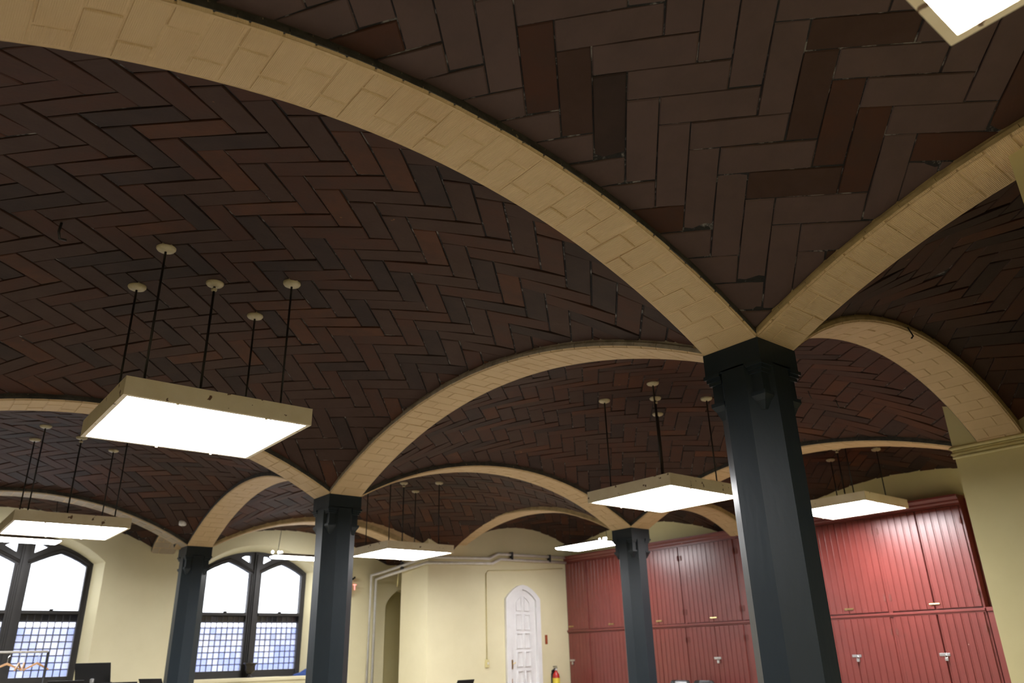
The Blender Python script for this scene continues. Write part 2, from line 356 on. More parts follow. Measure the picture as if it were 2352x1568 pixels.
for key, (b, label, org) in BAYS.items():
    ex, ey = (b.x0+b.x1)/2, (b.y0+b.y1)/2
    root = empty('ceiling', (ex, ey, ZS+RIM), label, kind='structure'); CEIL[key] = root
    # mortar bed
    mb = MB(); nx, ny = max(6, int((b.x1-b.x0)/0.16)), max(4, int((b.y1-b.y0)/0.16))
    vs_, fs_ = [], []
    for lay in (0.0065 if key == 'near' else 0.011, 0.09):
        for j in range(ny+1):
            for i in range(nx+1):
                x = b.x0+(b.x1-b.x0)*i/nx; y = b.y0+(b.y1-b.y0)*j/ny; vs_.append((x, y, b.z(x, y)+lay))
    n0 = (nx+1)*(ny+1)
    for j in range(ny):
        for i in range(nx):
            a = j*(nx+1)+i; fs_.append((a, a+nx+1, a+nx+2, a+1)); fs_.append((n0+a, n0+a+1, n0+a+nx+2, n0+a+nx+1))
    mb.add(vs_, fs_); mb.build('mortar_bed', 'mortar', root, (ex, ey, ZS+RIM), True)
    # herringbone tiles laid diagonally
    tiles = []; K = int(14/TW)
    for m in range(-9, 10):
        for k in range(-K, K):
            bp, bq = (k+m*TN)*TW, (k-m*TN)*TW
            ox = org[0]+PH.x*bp+QH.x*bq; oy = org[1]+PH.y*bp+QH.y*bq
            if not (b.x0-1 < ox < b.x1+1 and b.y0-1 < oy < b.y1+1): continue
            for (p0, p1, q0, q1) in ((bp, bp+TN*TW, bq, bq+TW), (bp, bp+TW, bq+TW, bq+(TN+1)*TW)):
                g = GAP if key == 'near' else 0.0055
                poly = [(org[0]+PH.x*p+QH.x*q, org[1]+PH.y*p+QH.y*q) for p, q in ((p0+g, q0+g), (p1-g, q0+g), (p1-g, q1-g), (p0+g, q1-g))]
                if area(poly) < 0: poly.reverse()
                poly = clip(poly, b.x0, b.x1, b.y0, b.y1)
                if len(poly) >= 3 and area(poly) > 0.0012:
                    if key == 'right' and sum(q[0] for q in poly)/len(poly) > PWX+0.02: continue
                    tiles.append(poly)
    ranked = []
    for poly in tiles:
        n = len(poly); cx = sum(q[0] for q in poly)/n; cy = sum(q[1] for q in poly)/n; z = b.z(cx, cy)
        pr = project((cx, cy, z)); sz = 0
        if pr and -150 < pr[0] < 2500 and -150 < pr[1] < 1450: sz = area(poly)/pr[2]**2
        ranked.append((sz, poly))
    ranked.sort(key=lambda q: -q[0])
    rest = MB(); nrest = 0
    for idx, (sz, poly) in enumerate(ranked):
        tx, ty, t0 = random.gauss(0, 0.018), random.gauss(0, 0.018), random.gauss(0, 0.0018)
        n = len(poly); cx = sum(q[0] for q in poly)/n; cy = sum(q[1] for q in poly)/n
        dz = lambda a, c, tx=tx, ty=ty, t0=t0, cx=cx, cy=cy: t0 + tx*(a-cx)*0.6 + ty*(c-cy)*0.6
        if sz > 0 and idx < 300:
            mb = MB(); tile_geom(poly, b.z, dz, mb)
            mb.build('tile', random.choices(TILE, TILE_W.get(key, [5, 4, 1.5, 0, 3]))[0], root, (cx, cy, b.z(cx, cy)))
        else:
            tile_geom(poly, b.z, dz, rest); nrest += 1
    if nrest:
        o = rest.build('tile_field', TILE[0], root, (ex, ey, ZS+RIM)); o['kind'] = 'stuff'
        for m_ in TILE[1:]: o.data.materials.append(m_)
        pi = 0
        for q in o.data.polygons: q.material_index = (0, 1, 4, 0, 1)[(q.vertices[0]//7) % 5]

# ------------------------------------------------------------------ arches
def arch(label, axis, fixed, t0, t1, h, lo=None, hi=None, tiles=True, rim_near='rim_soot', rim_far='rim_soot', bricks=False, paint='arch_paint'):
    lo = t0 if lo is None else lo; hi = t1 if hi is None else hi
    m, c = (t0+t1)/2, (t1-t0)/2; R = (c*c+h*h)/(2*h); zc = ZS-(R-h)
    th = math.asin(c/R)
    def pt(s, v, d):                # s: arc length from the crown, v: across, d: outwards from the soffit
        a = s/R; t = m + (R+d)*math.sin(a); z = zc + (R+d)*math.cos(a)
        return (t, fixed+v, z) if axis == 'x' else (fixed-v, t, z)
    root = empty('arch', pt(0, 0, 0), label, 'arch')
    slo = R*math.asin(max(-1, (lo-m)/R)); shi = R*math.asin(min(1, (hi-m)/R))
    # core
    n = 36
    def strip(v0, v1, d0, d1, s0, s1, n):
        return [[pt(s0+(s1-s0)*i/n, v0, d0), pt(s0+(s1-s0)*i/n, v1, d0), pt(s0+(s1-s0)*i/n, v1, d1), pt(s0+(s1-s0)*i/n, v0, d1)] for i in range(n+1)]
    def solid(v0, v1, d0, d1, s0, s1, n):
        mb = MB(); rings = strip(v0, v1, d0, d1, s0, s1, n); mb.loft(rings); return mb
    e0 = 0.0035
    solid(-HW+0.01, HW-0.01, e0, 0.34, slo-0.03, shi+0.03, n).build('arch_core', 'arch_core', root, pt(0, 0, 0))
    # side rims: v=-HW is the side towards -y (x arches); for y arches pt uses fixed-v so v=+HW is towards -x
    sides = ((-HW, -1, rim_near if axis == 'x' else rim_far), (HW, 1, rim_far if axis == 'x' else rim_near))
    for v, sg, rm in sides:
        near = (axis == 'x' and sg < 0) or (axis == 'y' and sg > 0)
        if bricks and near:
            nb = max(6, int((shi-slo)/0.215)); ds = (shi-slo)/nb
            for row, (d0, d1, pr) in enumerate(((0.018, 0.046, 0.003), (0.048, 0.110, -0.008))):
                for i in range(nb):
                    s0 = slo+ds*(i+0.5*(row % 2)); s1 = min(s0+ds-0.003, shi)
                    if s0 >= shi-0.03: continue
                    p_ = pr+random.uniform(-0.0012, 0.0012)
                    a, b_ = sorted((v+sg*p_, v-sg*0.06))
                    solid(a, b_, d0+random.uniform(-0.001, 0.001), d1, s0, s1, 2).build('brick', rm, root, pt((s0+s1)/2, v, d0))
        else:
            a, b_ = sorted((v+sg*0.002, v-sg*0.05)); solid(a, b_, 0.018, 0.046, slo, shi, n).build('rim', rm, root, pt(0, v, 0.02))
            a, b_ = sorted((v-sg*0.004, v-sg*0.05)); solid(a, b_, 0.046, 0.115, slo, shi, n).build('rim', rm, root, pt(0, v, 0.05))
    if not tiles: return root
    nc = max(4, round((shi-slo)/0.1435)); ds = (shi-slo)/nc
    for i in range(nc):
        s0, s1 = slo+ds*i+0.0045, slo+ds*(i+1)-0.0045
        bk = (-1 if i % 2 else 1)*CW/6*random.uniform(0.92, 1.08)
        for (va, vb) in ((-HW, bk-0.004), (bk+0.004, HW)):
            off = random.gauss(0, 0.0014)
            if va == -HW: vv = [(va, 0.020), (va+0.010, 0.007), (va+0.035, 0.0), (vb-0.006, -0.002), (vb, 0.003)]
            else: vv = [(va, 0.003), (va+0.006, -0.002), (vb-0.035, 0.0), (vb-0.010, 0.007), (vb, 0.020)]
            mb = MB(); lower = []
            for s, dd in ((s0, 0.003), (s0+0.005, 0), (s1-0.005, 0), (s1, 0.003)):
                lower.append([(s, v, d+dd+off) for v, d in vv])
            V = [pt(*q) for row in lower for q in row]; UVS = [(q[0], q[1]) for row in lower for q in row]
            nv = len(vv); F = []
            for r in range(3):
                for j in range(nv-1):
                    a = r*nv+j; F.append((a, a+1, a+nv+1, a+nv))
            k0 = len(V)                   # upper rim of the tile
            top = [(s0, va), (s0, vb), (s1, vb), (s1, va)]
            V += [pt(s, v, 0.032) for s, v in top]; UVS += [(s, v) for s, v in top]
            F.append(tuple([k0, k0+1] + list(range(nv-1, -1, -1))))
            F.append(tuple([k0+2, k0+3] + [3*nv+j for j in range(nv)]))
            F.append((k0+3, k0, 0, nv, 2*nv, 3*nv)); F.append((k0+1, k0+2, 4*nv-1, 3*nv-1, 2*nv-1, nv-1))
            o_ = Vector(pt((s0+s1)/2, (va+vb)/2, 0))
            me = bpy.data.meshes.new('tile')
            me.from_pydata([tuple(Vector(q)-o_) for q in V], [], F)
            uvl = me.uv_layers.new(name='UVMap')
            for lp in me.loops: uvl.data[lp.index].uv = UVS[lp.vertex_index]
            me.update()
            ob = link('tile', me, paint, root); place(ob, o_, root)
            ARCH_TILES.append(ob)
    return root
ARCH_TILES = []
arch('long cream tiled arch sweeping from the top left corner to the near column', 'x', 0, XL+HW, -HW, H, bricks=True)
arch('cream tiled arch rising from the near column to the upper right edge', 'y', 0, YB+HW, -HW, H, rim_near='rim_cream', bricks=True)
arch('cream tiled arch from the near column over to the second column', 'y', 0, HW, Y1-HW, H, rim_near='rim_grey', bricks=True)
arch('cream tiled arch from the near column down to the right wall pier', 'x', 0, HW, 4.30, 0.62, rim_near='rim_cream', bricks=True)
arch('cream arch leaving the second column behind the big left lamp', 'x', Y1, XL+HW, -HW, H)
arch('cream arch from the second column to the column before the red cupboards', 'x', Y1, HW, X1-HW, H)
arch('cream arch from the second column back to the farthest left column', 'y', 0, Y1+HW, Y2-HW, H, rim_near='rim_soot')
arch('cream arch from the right wall pier to the column before the cupboards', 'y', X1, HW, Y1-HW, H)
arch('cream arch from the cupboard column back to the door wall', 'y', X1, Y1+HW, 11.45, 0.66, None, PPY+0.05, rim_near='rim_cream')
arch('short cream arch from the cupboard column to the red cupboards', 'x', Y1, X1+HW, 8.36, 0.50, None, 8.42, rim_near='rim_cream')
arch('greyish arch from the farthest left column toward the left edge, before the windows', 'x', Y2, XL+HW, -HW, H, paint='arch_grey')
arch('cream arch from the farthest left column to the door wall corner', 'x', Y2, HW, 4.52, 0.585, rim_near='rim_cream')
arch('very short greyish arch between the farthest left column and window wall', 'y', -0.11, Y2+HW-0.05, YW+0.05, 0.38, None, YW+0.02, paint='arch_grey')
# ------------------------------------------------------------------ columns
def column(x, y, label, bw=CW):
    root = empty('column', (x, y, 0), label, 'column')
    ch = 0.3*CW; w = HW
    octo = lambda z, k=1.0: [(x+a*k, y+b_*k, z) for a, b_ in ((-w+ch, -w), (w-ch, -w), (w, -w+ch), (w, w-ch), (w-ch, w), (-w+ch, w), (-w, w-ch), (-w, -w+ch))]
    MB().loft([octo(0.45), octo(ZS-0.14)]).build('shaft', 'column_paint', root, (x, y, 0.45))
    MB().bbox((x-w-0.03, y-w-0.03, 0), (x+w+0.03, y+w+0.03, 0.30), 0.02).bbox((x-w, y-w, 0.30), (x+w, y+w, 0.46), 0.015).build('base', 'column_paint', root, (x, y, 0))
    MB().bbox((x-w, y-w, ZS-0.155), (x+w, y+w, ZS+0.006), 0.006).build('cap_block', 'column_paint', root, (x, y, ZS-0.15))
    for sx in (-1, 1):
        for sy in (-1, 1):
            ox, oy = x+sx*w, y+sy*w
            mb = MB()
            def pc(side, inset, z0, z1, side2=None, inset2=None):
                def sq(s_, i_, z):
                    a, b_ = ox-sx*i_, oy-sy*i_
                    q = [(a, b_, z), (a-sx*s_, b_, z), (a-sx*s_, b_-sy*s_, z), (a, b_-sy*s_, z)]
                    return q if sx*sy > 0 else q[::-1]
                mb.loft([sq(side2 or side, inset if inset2 is None else inset2, z0), sq(side, inset, z1)])
            zt = ZS-0.150
            pc(0.122, -0.010, zt-0.024, zt); pc(0.108, 0.002, zt-0.046, zt-0.022); pc(0.096, 0.012, zt-0.068, zt-0.044)
            pc(0.080, 0.026, zt-0.190, zt-0.066)
            pc(0.100, 0.010, zt-0.212, zt-0.188); pc(0.100, 0.010, zt-0.245, zt-0.212, 0.070, 0.030); pc(0.070, 0.030, zt-0.300, zt-0.245, 0.030, 0.050)
            mb.build('chamfer_stop', 'column_paint', root, (ox, oy, zt))
    return root
column(0, 0, 'dark slate chamfered column nearest the viewer, right of the picture centre')
column(0, Y1, 'dark slate column where arches meet left of centre, second nearest')
column(0, Y2, 'dark slate column farthest left, beside the second window')
column(X1, Y1, 'dark slate column standing in front of the red cupboards')

column(XL, 0, 'dark slate column beyond the left edge, level with the nearest column')
column(XL, Y1, 'dark slate column beyond the left edge, level with the second column')
column(XL, Y2, 'dark slate column beyond the left edge, nearest the window wall')

# ------------------------------------------------------------------ hanging lamps
LW, LD, LH = 1.27, 1.22, 0.125
def panel_lamp(cx, cy, zb, b, label, rods=True):
    root = empty('pendant_lamp', (cx, cy, zb), label, 'lamp', 'square fluorescent lamps hung on rods')
    x0, x1, y0, y1 = cx-LW/2, cx+LW/2, cy-LD/2, cy+LD/2; t = 0.030
    fr = MB()
    fr.box((x0, y0, zb), (x1, y0+t, zb+LH)); fr.box((x0, y1-t, zb), (x1, y1, zb+LH))
    fr.box((x0, y0+t, zb), (x0+t, y1-t, zb+LH)); fr.box((x1-t, y0+t, zb), (x1, y1-t, zb+LH))
    fr.build('frame', 'lamp_frame', root, (cx, cy, zb))
    MB().box((x0+t, y0+t, zb+LH-0.012), (x1-t, y1-t, zb+LH-0.002)).build('top_plate', 'lamp_frame', root, (cx, cy, zb+LH))
    for s in (0, 1):
        ya = y0+t+0.002 if s == 0 else cy+0.0015; yb = cy-0.0015 if s == 0 else y1-t-0.002
        MB().box((x0+t+0.002, ya, zb+0.006), (x1-t-0.002, yb, zb+0.012)).build('diffuser_panel', 'diffuser', root, (cx, (ya+yb)/2, zb+0.006))
    for (kx, ky) in ((-0.3, y0+0.012), (0.3, y0+0.012), (-0.1, y1-0.012), (0.32, y1-0.012)):
        MB().lathe([(0.004, zb-0.010), (0.010, zb-0.008), (0.010, zb+0.002)], cx+kx, ky, 8).build('clip', 'lamp_frame', root, (cx+kx, ky, zb))
    for (dx, dy) in ((0, 0), (-0.48, -0.38), (0.48, -0.38), (-0.48, 0.38), (0.48, 0.38)):
        x, y = cx+dx, cy+dy; zt = b.z(x, y)
        rd = MB().tube([(x, y, zb+LH-0.005), (x, y, zt-0.02)], 0.0085 if dx else 0.010).build('rod', 'rod', root, (x, y, zb+LH), True)
        MB().lathe([(0.012, zt-0.034), (0.035, zt-0.032), (0.060, zt-0.022), (0.068, zt-0.010), (0.068, zt+0.015)], x, y, 22).build('ceiling_cup', 'canopy', root, (x, y, zt), True)
        if dx == 0: MB().lathe([(0.010, zt-0.075), (0.020, zt-0.070), (0.024, zt-0.056), (0.018, zt-0.050), (0.010, zt-0.048)], x, y, 14).build('coupling', 'canopy', root, (x, y, zt-0.07), True)
    return root
ZL = 3.117
panel_lamp(-2.60, 3.02, ZL, BAYS['left'][0], 'largest square hanging lamp with chipped cream frame, lower left')
panel_lamp(2.62, 2.98, ZL, BAYS['mid'][0], 'square hanging lamp in the middle, just left of the near column')
panel_lamp(-2.45, 8.50, ZL, BAYS['farleft'][0], 'square hanging lamp at the far left before the big window')
panel_lamp(2.62, 8.70, ZL+0.005, BAYS['farmid'][0], 'square hanging lamp right of the second column, before the door wall')
panel_lamp(6.92, 3.08, 3.40, BAYS['red'][0], 'square hanging lamp right of the near column, before the red cupboards')
panel_lamp(-2.80, -2.76, ZL-0.01, BAYS['near'][0], 'bright hanging lamp cut off by the top right corner')

def strip_lamp(c, length, width, axis, b, label):
    x, y, z = c; root = empty('strip_lamp', c, label, 'lamp', 'slim strip lights hung on wires')
    hx, hy = (length/2, width/2) if axis == 'x' else (width/2, length/2)
    def rect(k, zz): return [(x-hx*k, y-hy*k, zz), (x+hx*k, y-hy*k, zz), (x+hx*k, y+hy*k, zz), (x-hx*k, y+hy*k, zz)]
    MB().loft([rect(0.94, z), rect(1.0, z+0.022), rect(1.0, z+0.034)]).build('lens', 'strip_lens', root, (x, y, z))
    MB().loft([rect(1.01, z+0.034), rect(1.01, z+0.05), rect(0.75, z+0.085)]).build('housing', 'housing', root, (x, y, z+0.034))
    ends = ((-hx*0.85, 0), (hx*0.85, 0)) if axis == 'x' else ((0, hy*0.85), (0, -hy*0.85))
    for dx, dy in ends:
        zt = b.z(x+dx*0.9, y+dy*0.9)
        MB().tube([(x+dx, y+dy, z+0.08), (x+dx*0.9, y+dy*0.9, zt+0.01)], 0.005, 6).build('wire', 'rod', root, (x+dx, y+dy, z+0.08))
    dx, dy = ends[0] if axis == 'x' else ends[1]
    for q in (-0.10, 0.02, 0.075):  # glowing beads stand in for bright glints on the end fittings
        ax, ay = (x+dx+q, y+dy) if axis == 'x' else (x+dx, y+dy-q+0.1)
        MB().lathe([(0.006, z+0.075), (0.018, z+0.085), (0.026, z+0.105), (0.020, z+0.128), (0.006, z+0.134)], ax, ay, 12).build('end_glint', 'glint_glow', root, (ax, ay, z+0.1), True)
    return root
strip_lamp((2.30, 11.9, 3.36), 1.22, 0.28, 'x', BAYS['stripm'][0], 'slim lit strip lamp hung on wires before the second far window')
strip_lamp((-2.55, 11.9, 3.39), 1.22, 0.30, 'x', BAYS['stripl'][0], 'slim lit strip lamp at the left edge across the far left window')
strip_lamp((6.75, 8.45, 3.47), 1.25, 0.62, 'y', BAYS['redfar'][0], 'slim lit strip lamp beside the column before the cupboards')

# ------------------------------------------------------------------ red cupboards
cub_stiles = [2.0, 3.36, 4.70, 6.05, 7.36, 8.70, 10.0, 10.70]
cub_names = ['red boarded cupboard at the right end, beside the yellow wall pier', 'red boarded cupboard second from the right wall pier',
             'red boarded cupboard mostly hidden behind the near column', 'red boarded cupboard just left of the near column',
             'red boarded cupboard right of the column standing before the cupboards', 'red boarded cupboard behind the column standing before the cupboards',
             'narrow red boarded cupboard in the corner by the fire extinguisher']
ZR = ZS-1.375
plank_cache = {}
def plank(width, height, parent, x, y, z):
    k = (round(width, 4), round(height, 3))
    if k not in plank_cache:
        mb = MB(); w, h, bv = width/2, height/2, 0.004
        # board with chamfered long edges and a bead along one edge
        prof = [(-w, 0.018), (-w, -0.004), (-w+bv, -0.012), (w-0.024, -0.012), (w-0.021, -0.009), (w-0.018, -0.012), (w-bv, -0.012), (w, -0.004), (w, 0.018)]
        mb.loft([[(a, b_, -h) for b_, a in prof], [(a, b_, h) for b_, a in prof]])
        me = bpy.data.meshes.new('plank'); me.from_pydata(mb.v, [], mb.f); me.update(); me.flip_normals(); me.materials.append(MATS['red_paint']); plank_cache[k] = me
    ob = bpy.data.objects.new('plank', plank_cache[k]); C.objects.link(ob); ob.parent = parent
    ob.location = Vector((x, y, z)) - wloc(parent); return ob
def cup_door(parent, name, ya, yb, za, zb, hinge_side, latch, lone=False):
    d = empty(name, (XC-0.012, (ya+yb)/2, za)); d.parent = parent; d.location = Vector((XC-0.012, (ya+yb)/2, za))-wloc(parent)
    n = 6; w = (yb-ya)/n
    MB().box((XC+0.006, ya+0.004, za+0.004), (XC+0.014, yb-0.004, zb-0.004)).build('door_back', 'red_paint', d, (XC, ya, za))
    for i in range(n): plank(w-0.0016, zb-za-0.006, d, XC-0.010+random.uniform(-0.0012, 0.0012), ya+w*(i+0.5), (za+zb)/2)
    hy_ = yb-0.02 if hinge_side > 0 else ya+0.02
    for hz in (za+0.20, zb-0.22):
        MB().bbox((XC-0.030, hy_-0.010, hz-0.045), (XC-0.020, hy_+0.010, hz+0.045), 0.003).lathe([(0.006, hz-0.05), (0.007, hz-0.04), (0.007, hz+0.04), (0.006, hz+0.05)], XC-0.03, hy_+0.012*hinge_side, 8).build('hinge', 'hinge_red', d, (XC-0.025, hy_, hz))
    ly = ya if hinge_side > 0 else yb
    if yb-ya > 0.62 and lone: ly = yb-0.08
    if latch == 'bolt':
        mb = MB().bbox((XC-0.034, ly-0.085, za+0.055), (XC-0.022, ly+0.005, za+0.085), 0.003); mb.tube([(XC-0.036, ly-0.09, za+0.07), (XC-0.036, ly+0.06, za+0.07)], 0.007)
        mb.bbox((XC-0.034, ly+0.02, za+0.052), (XC-0.022, ly+0.055, za+0.088), 0.003); tag(mb.build('slide_bolt', 'brass', d, (XC-0.03, ly, za+0.07)), 'small brass slide bolt')
    if latch == 'hasp':
        hz = zb-0.55
        mb = MB().bbox((XC-0.032, ly-0.075, hz-0.02), (XC-0.022, ly+0.075, hz+0.02), 0.004)
        hp = mb.build('hasp', 'steel', d, (XC-0.03, ly, hz)); tag(hp, 'steel hasp')
        mb = MB().bbox((XC-0.062, ly-0.048, hz-0.085), (XC-0.036, ly-0.004, hz-0.040), 0.005); mb.tube([(XC-0.049, ly-0.042, hz-0.045), (XC-0.049, ly-0.042, hz-0.012), (XC-0.049, ly-0.026, hz), (XC-0.049, ly-0.010, hz-0.012), (XC-0.049, ly-0.010, hz-0.045)], 0.005, 6)
        tag(mb.build('padlock', 'steel', d, (XC-0.05, ly-0.025, hz-0.06)), 'small padlock')
    return d
for i, lab in enumerate(cub_names):
    a, b_ = cub_stiles[i], cub_stiles[i+1]; dz = random.uniform(-0.012, 0.012)
    root = empty('cupboard', (8.25, (a+b_)/2, 0), lab, 'cupboard', 'row of red boarded wall cupboards')
    fr = MB()
    fr.box((XC, a+0.001, 0), (8.42, b_-0.001, 0.10)); fr.box((XC+0.015, a+0.001, 0.10), (8.42, b_-0.001, ZS+0.10))
    fr.box((XC-0.004, a+0.001, 0.10), (XC+0.015, a+0.030, ZS+0.10)); fr.box((XC-0.004, b_-0.030, 0.10), (XC+0.015, b_-0.001, ZS+0.10))
    fr.build('carcass', 'red_paint', root, (8.25, (a+b_)/2, 0))
    MB().bbox((XC-0.040, a, ZR-0.022+dz), (XC+0.01, b_, ZR+0.018+dz), 0.008).bbox((XC-0.026, a, ZR-0.04+dz), (XC+0.01, b_, ZR-0.02+dz), 0.005).build('rail', 'red_paint', root, (XC, (a+b_)/2, ZR))
    pr = [(0.02, 0.09), (-0.022, 0.09), (-0.022, 0.125), (-0.045, 0.150), (-0.045, 0.175), (-0.080, 0.215), (-0.080, 0.245), (0.22, 0.245), (0.22, 0.09)]
    MB().loft([[(XC+p_, a, ZS+q_) for p_, q_ in pr], [(XC+p_, b_, ZS+q_) for p_, q_ in pr]]).build('cornice', 'red_paint', root, (XC, (a+b_)/2, ZS+0.1))
    mid = (a+b_)/2; gp = 0.010 if i == 0 else 0.003
    leaves = [(a+0.03, mid-gp, -1), (mid+gp, b_-0.03, 1)] if b_-a > 1 else [(a+0.03, b_-0.03, -1)]
    for (ya, yb, hs) in leaves:
        la = 'bolt' if hs > 0 or i == 6 else None; lb = 'hasp' if (hs > 0 and i in (0, 1, 3)) or i == 6 else None
        cup_door(root, 'upper_door', ya, yb, ZR+0.030, ZS+0.085, hs, la, i == 6)
        cup_door(root, 'lower_door', ya, yb, 0.12, ZR-0.045, hs, lb, i == 6)
struct('trim_2', MB().box((8.36, PWY, 0), (8.42, 1.995, ZS+0.20)), 'red_paint', label='recessed dark red panel between the cupboards and the yellow pier')
struct('trim_3', MB().bbox((XC-0.01, 1.88, 0), (8.36, 1.985, ZR-0.04), 0.004).bbox((XC-0.03, 1.86, ZR-0.04), (8.36, 1.985, ZR+0.018), 0.006), 'red_paint', label='red end post below the rail at the right cupboard')

# ------------------------------------------------------------------ windows
def window(cx, n, label, bluecols):
    yf = YW+0.30; zb, zs_ = ZS-2.10, ZS
    root = empty('window_%d' % n, (cx, yf, zb), label, kind='structure')
    outer = [(a-cx, b_-ZS) for a, b_ in win_open(cx, 1.20, ZS-2.13, ZS-0.13, ZS+0.33)]
    def light(s):
        up = [(0.12, -0.935), (0.975, -0.935), (0.975, -0.19), (0.86, -0.12), (0.70, -0.045), (0.55, 0.01), (0.40, -0.045), (0.24, -0.12), (0.12, -0.18)]
        lw = [(0.12, -1.97), (0.975, -1.97), (0.975, -0.99), (0.12, -0.99)]
        tr = [(0.13, 0.00), (0.32, 0.105), (0.24, 0.15), (0.13, 0.155)]
        return [[(s*a, b_) for a, b_ in q] for q in (up, lw, tr)]
    # splayed plaster reveal from the wall face back to the frame
    fr_ = win_open(cx, 1.20, ZS-2.13, ZS-0.13, ZS+0.33); bk_ = win_open(cx, 1.075, ZS-2.10, ZS-0.14, ZS+0.235)
    mb = MB(); nn = len(fr_); mb.add([(a, YW-0.001, b_) for a, b_ in fr_]+[(a, yf+0.004, b_) for a, b_ in bk_]+[(a, yf+0.004, b_) for a, b_ in fr_],
        [(q, (q+1) % nn, nn+(q+1) % nn, nn+q) for q in range(nn)]+[(nn+q, nn+(q+1) % nn, 2*nn+(q+1) % nn, 2*nn+q) for q in range(nn)])
    mb.build('reveal', 'wall_cream', root, (cx, yf, ZS-1))
    loops = [outer]+light(1)+light(-1)
    outline('window_frame', [[(cx+a, ZS+b_) for a, b_ in lp] for lp in loops], 0.10, 'window_wood', 'xz', yf, root)
    mb = MB(); mb.bbox((cx-0.055, yf-0.045, ZS-2.08), (cx+0.055, yf+0.02, ZS+0.22), 0.012); mb.bbox((cx-0.025, yf-0.075, ZS-2.08), (cx+0.025, yf-0.04, ZS+0.18), 0.01)
    mb.build('mullion', 'window_wood', root, (cx, yf, zb))
    for s in (-1, 1):
        # moulded arch bars over each light
        mb = MB(); mb.tube([(cx+s*a, yf-0.01, ZS+b_+0.05) for a, b_ in ((0.06, -0.20), (0.24, -0.11), (0.40, -0.035), (0.55, 0.015), (0.70, -0.035), (0.86, -0.11), (1.02, -0.21))], 0.024)
        mb.build('arch_bar', 'window_wood', root, (cx+s*0.5, yf, ZS))
        MB().bbox((cx+s*0.5475-0.43, yf-0.03, ZS-0.99), (cx+s*0.5475+0.43, yf+0.03, ZS-0.93), 0.008).build('meeting_rail', 'window_wood', root, (cx+s*0.5475, yf, ZS-0.96))
        MB().bbox((cx+s*0.5475-0.03, yf-0.05, ZS-0.93), (cx+s*0.5475+0.03, yf-0.01, ZS-0.905), 0.005).build('sash_lock', 'window_wood', root, (cx+s*0.5475, yf, ZS-0.92))
        for q in (0.985, 0.07):
            MB().bbox((cx+s*q-0.014, yf-0.025, ZS-2.05), (cx+s*q+0.014, yf+0.02, ZS-0.2), 0.006).build('sash_bead', 'window_wood', root, (cx+s*q, yf, ZS-1))
        up = light(s)[0]
        outline('upper_pane', [[(cx+a, ZS+b_) for a, b_ in up]], 0.006, 'glass_clear', 'xz', yf+0.06, root)
        outline('spandrel_pane', [[(cx+a, ZS+b_) for a, b_ in light(s)[2]]], 0.006, 'glass_clear', 'xz', yf+0.06, root)
        # leaded lower sash: 8 x 9 small panes
        nc, nr = 8, 9; x0 = cx+s*0.5475-0.4275; pw, ph = 0.855/nc, 0.98/nr
        key = 'lattice_pane_mesh'
        if key not in bpy.data.meshes:
            mbp = MB().box((-pw/2+0.005, -0.002, -ph/2+0.005), (pw/2-0.005, 0.002, ph/2-0.005)); me = bpy.data.meshes.new(key); me.from_pydata(mbp.v, [], mbp.f); me.update(); me.materials.append(MATS['glass_lattice'])
            m2 = me.copy(); m2.name = key+'_blue'; m2.materials.clear(); m2.materials.append(MATS['glass_blue']); m3 = me.copy(); m3.name = key+'_mid'; m3.materials.clear(); m3.materials.append(MATS['glass_mid'])
        for r in range(nr):
            for c_ in range(nc):
                tint = 0.75-0.16*r + (0.10*c_-0.25 if n == 2 and s > 0 else 0) + (0.6 if r == 6 else 0) + 0.22*math.sin(c_*0.9+r*0.7+cx) + random.gauss(0, 0.06)  # tint puts the blurred bluish light from outside into the glass colour
                ob = bpy.data.objects.new('pane', bpy.data.meshes[key+('_blue' if tint > 0.55 else '_mid' if tint > 0.15 else '')]); C.objects.link(ob); ob.parent = root
                ob.location = Vector((x0+pw*(c_+0.5), yf+0.055, ZS-1.97+ph*(r+0.5))) - wloc(root)
                ob.rotation_euler = (random.gauss(0, 0.012), 0, random.gauss(0, 0.012))
        ld = MB()
        for c_ in range(1, nc): ld.box((x0+pw*c_-0.0075, yf+0.048, ZS-1.97), (x0+pw*c_+0.0075, yf+0.062, ZS-0.99))
        for r in range(1, nr): ld.box((x0, yf+0.047, ZS-1.97+ph*r-0.0075), (x0+0.855, yf+0.063, ZS-1.97+ph*r+0.0075))
        ld.build('lead_came', 'lead', root, (cx+s*0.5475, yf, ZS-1.5))
        MB().box((x0, yf+0.075, ZS-1.115), (x0+0.855, yf+0.095, ZS-0.985)).build('outer_rail', 'window_wood', root, (cx+s*0.5475, yf, ZS-1.05))
    MB().bbox((cx-1.27, YW-0.035, ZS-2.17), (cx+1.27, YW+0.31, ZS-2.10), 0.012).build('window_sill', 'wall_cream', root, (cx, YW, ZS-2.14))
    return root
window(-2.25, 1, 'dark framed leaded window with two pointed lights at the left edge', 3)
window(1.80, 2, 'dark framed leaded window with two pointed lights between two columns', 3)
# outside: pavement and a low stone building across the area
struct('floor_outside', MB().box((-30, 13.2, -0.6), (30, 60, -0.5)), 'outdoor_paving', label='paved ground outside the windows')
ob_ = empty('stone_building', (2, 24, -0.5), 'pale blue-grey building blurred behind the leaded panes', 'building')
MB().box((-26, 24, -0.5), (28, 26, 2.45)).build('wall', 'outdoor_stone', ob_, (2, 25, -0.5))
MB().bbox((-26.2, 23.7, 2.35), (28.2, 24.05, 2.6), 0.03).build('ledge', 'outdoor_stone', ob_, (2, 24, 3.1))

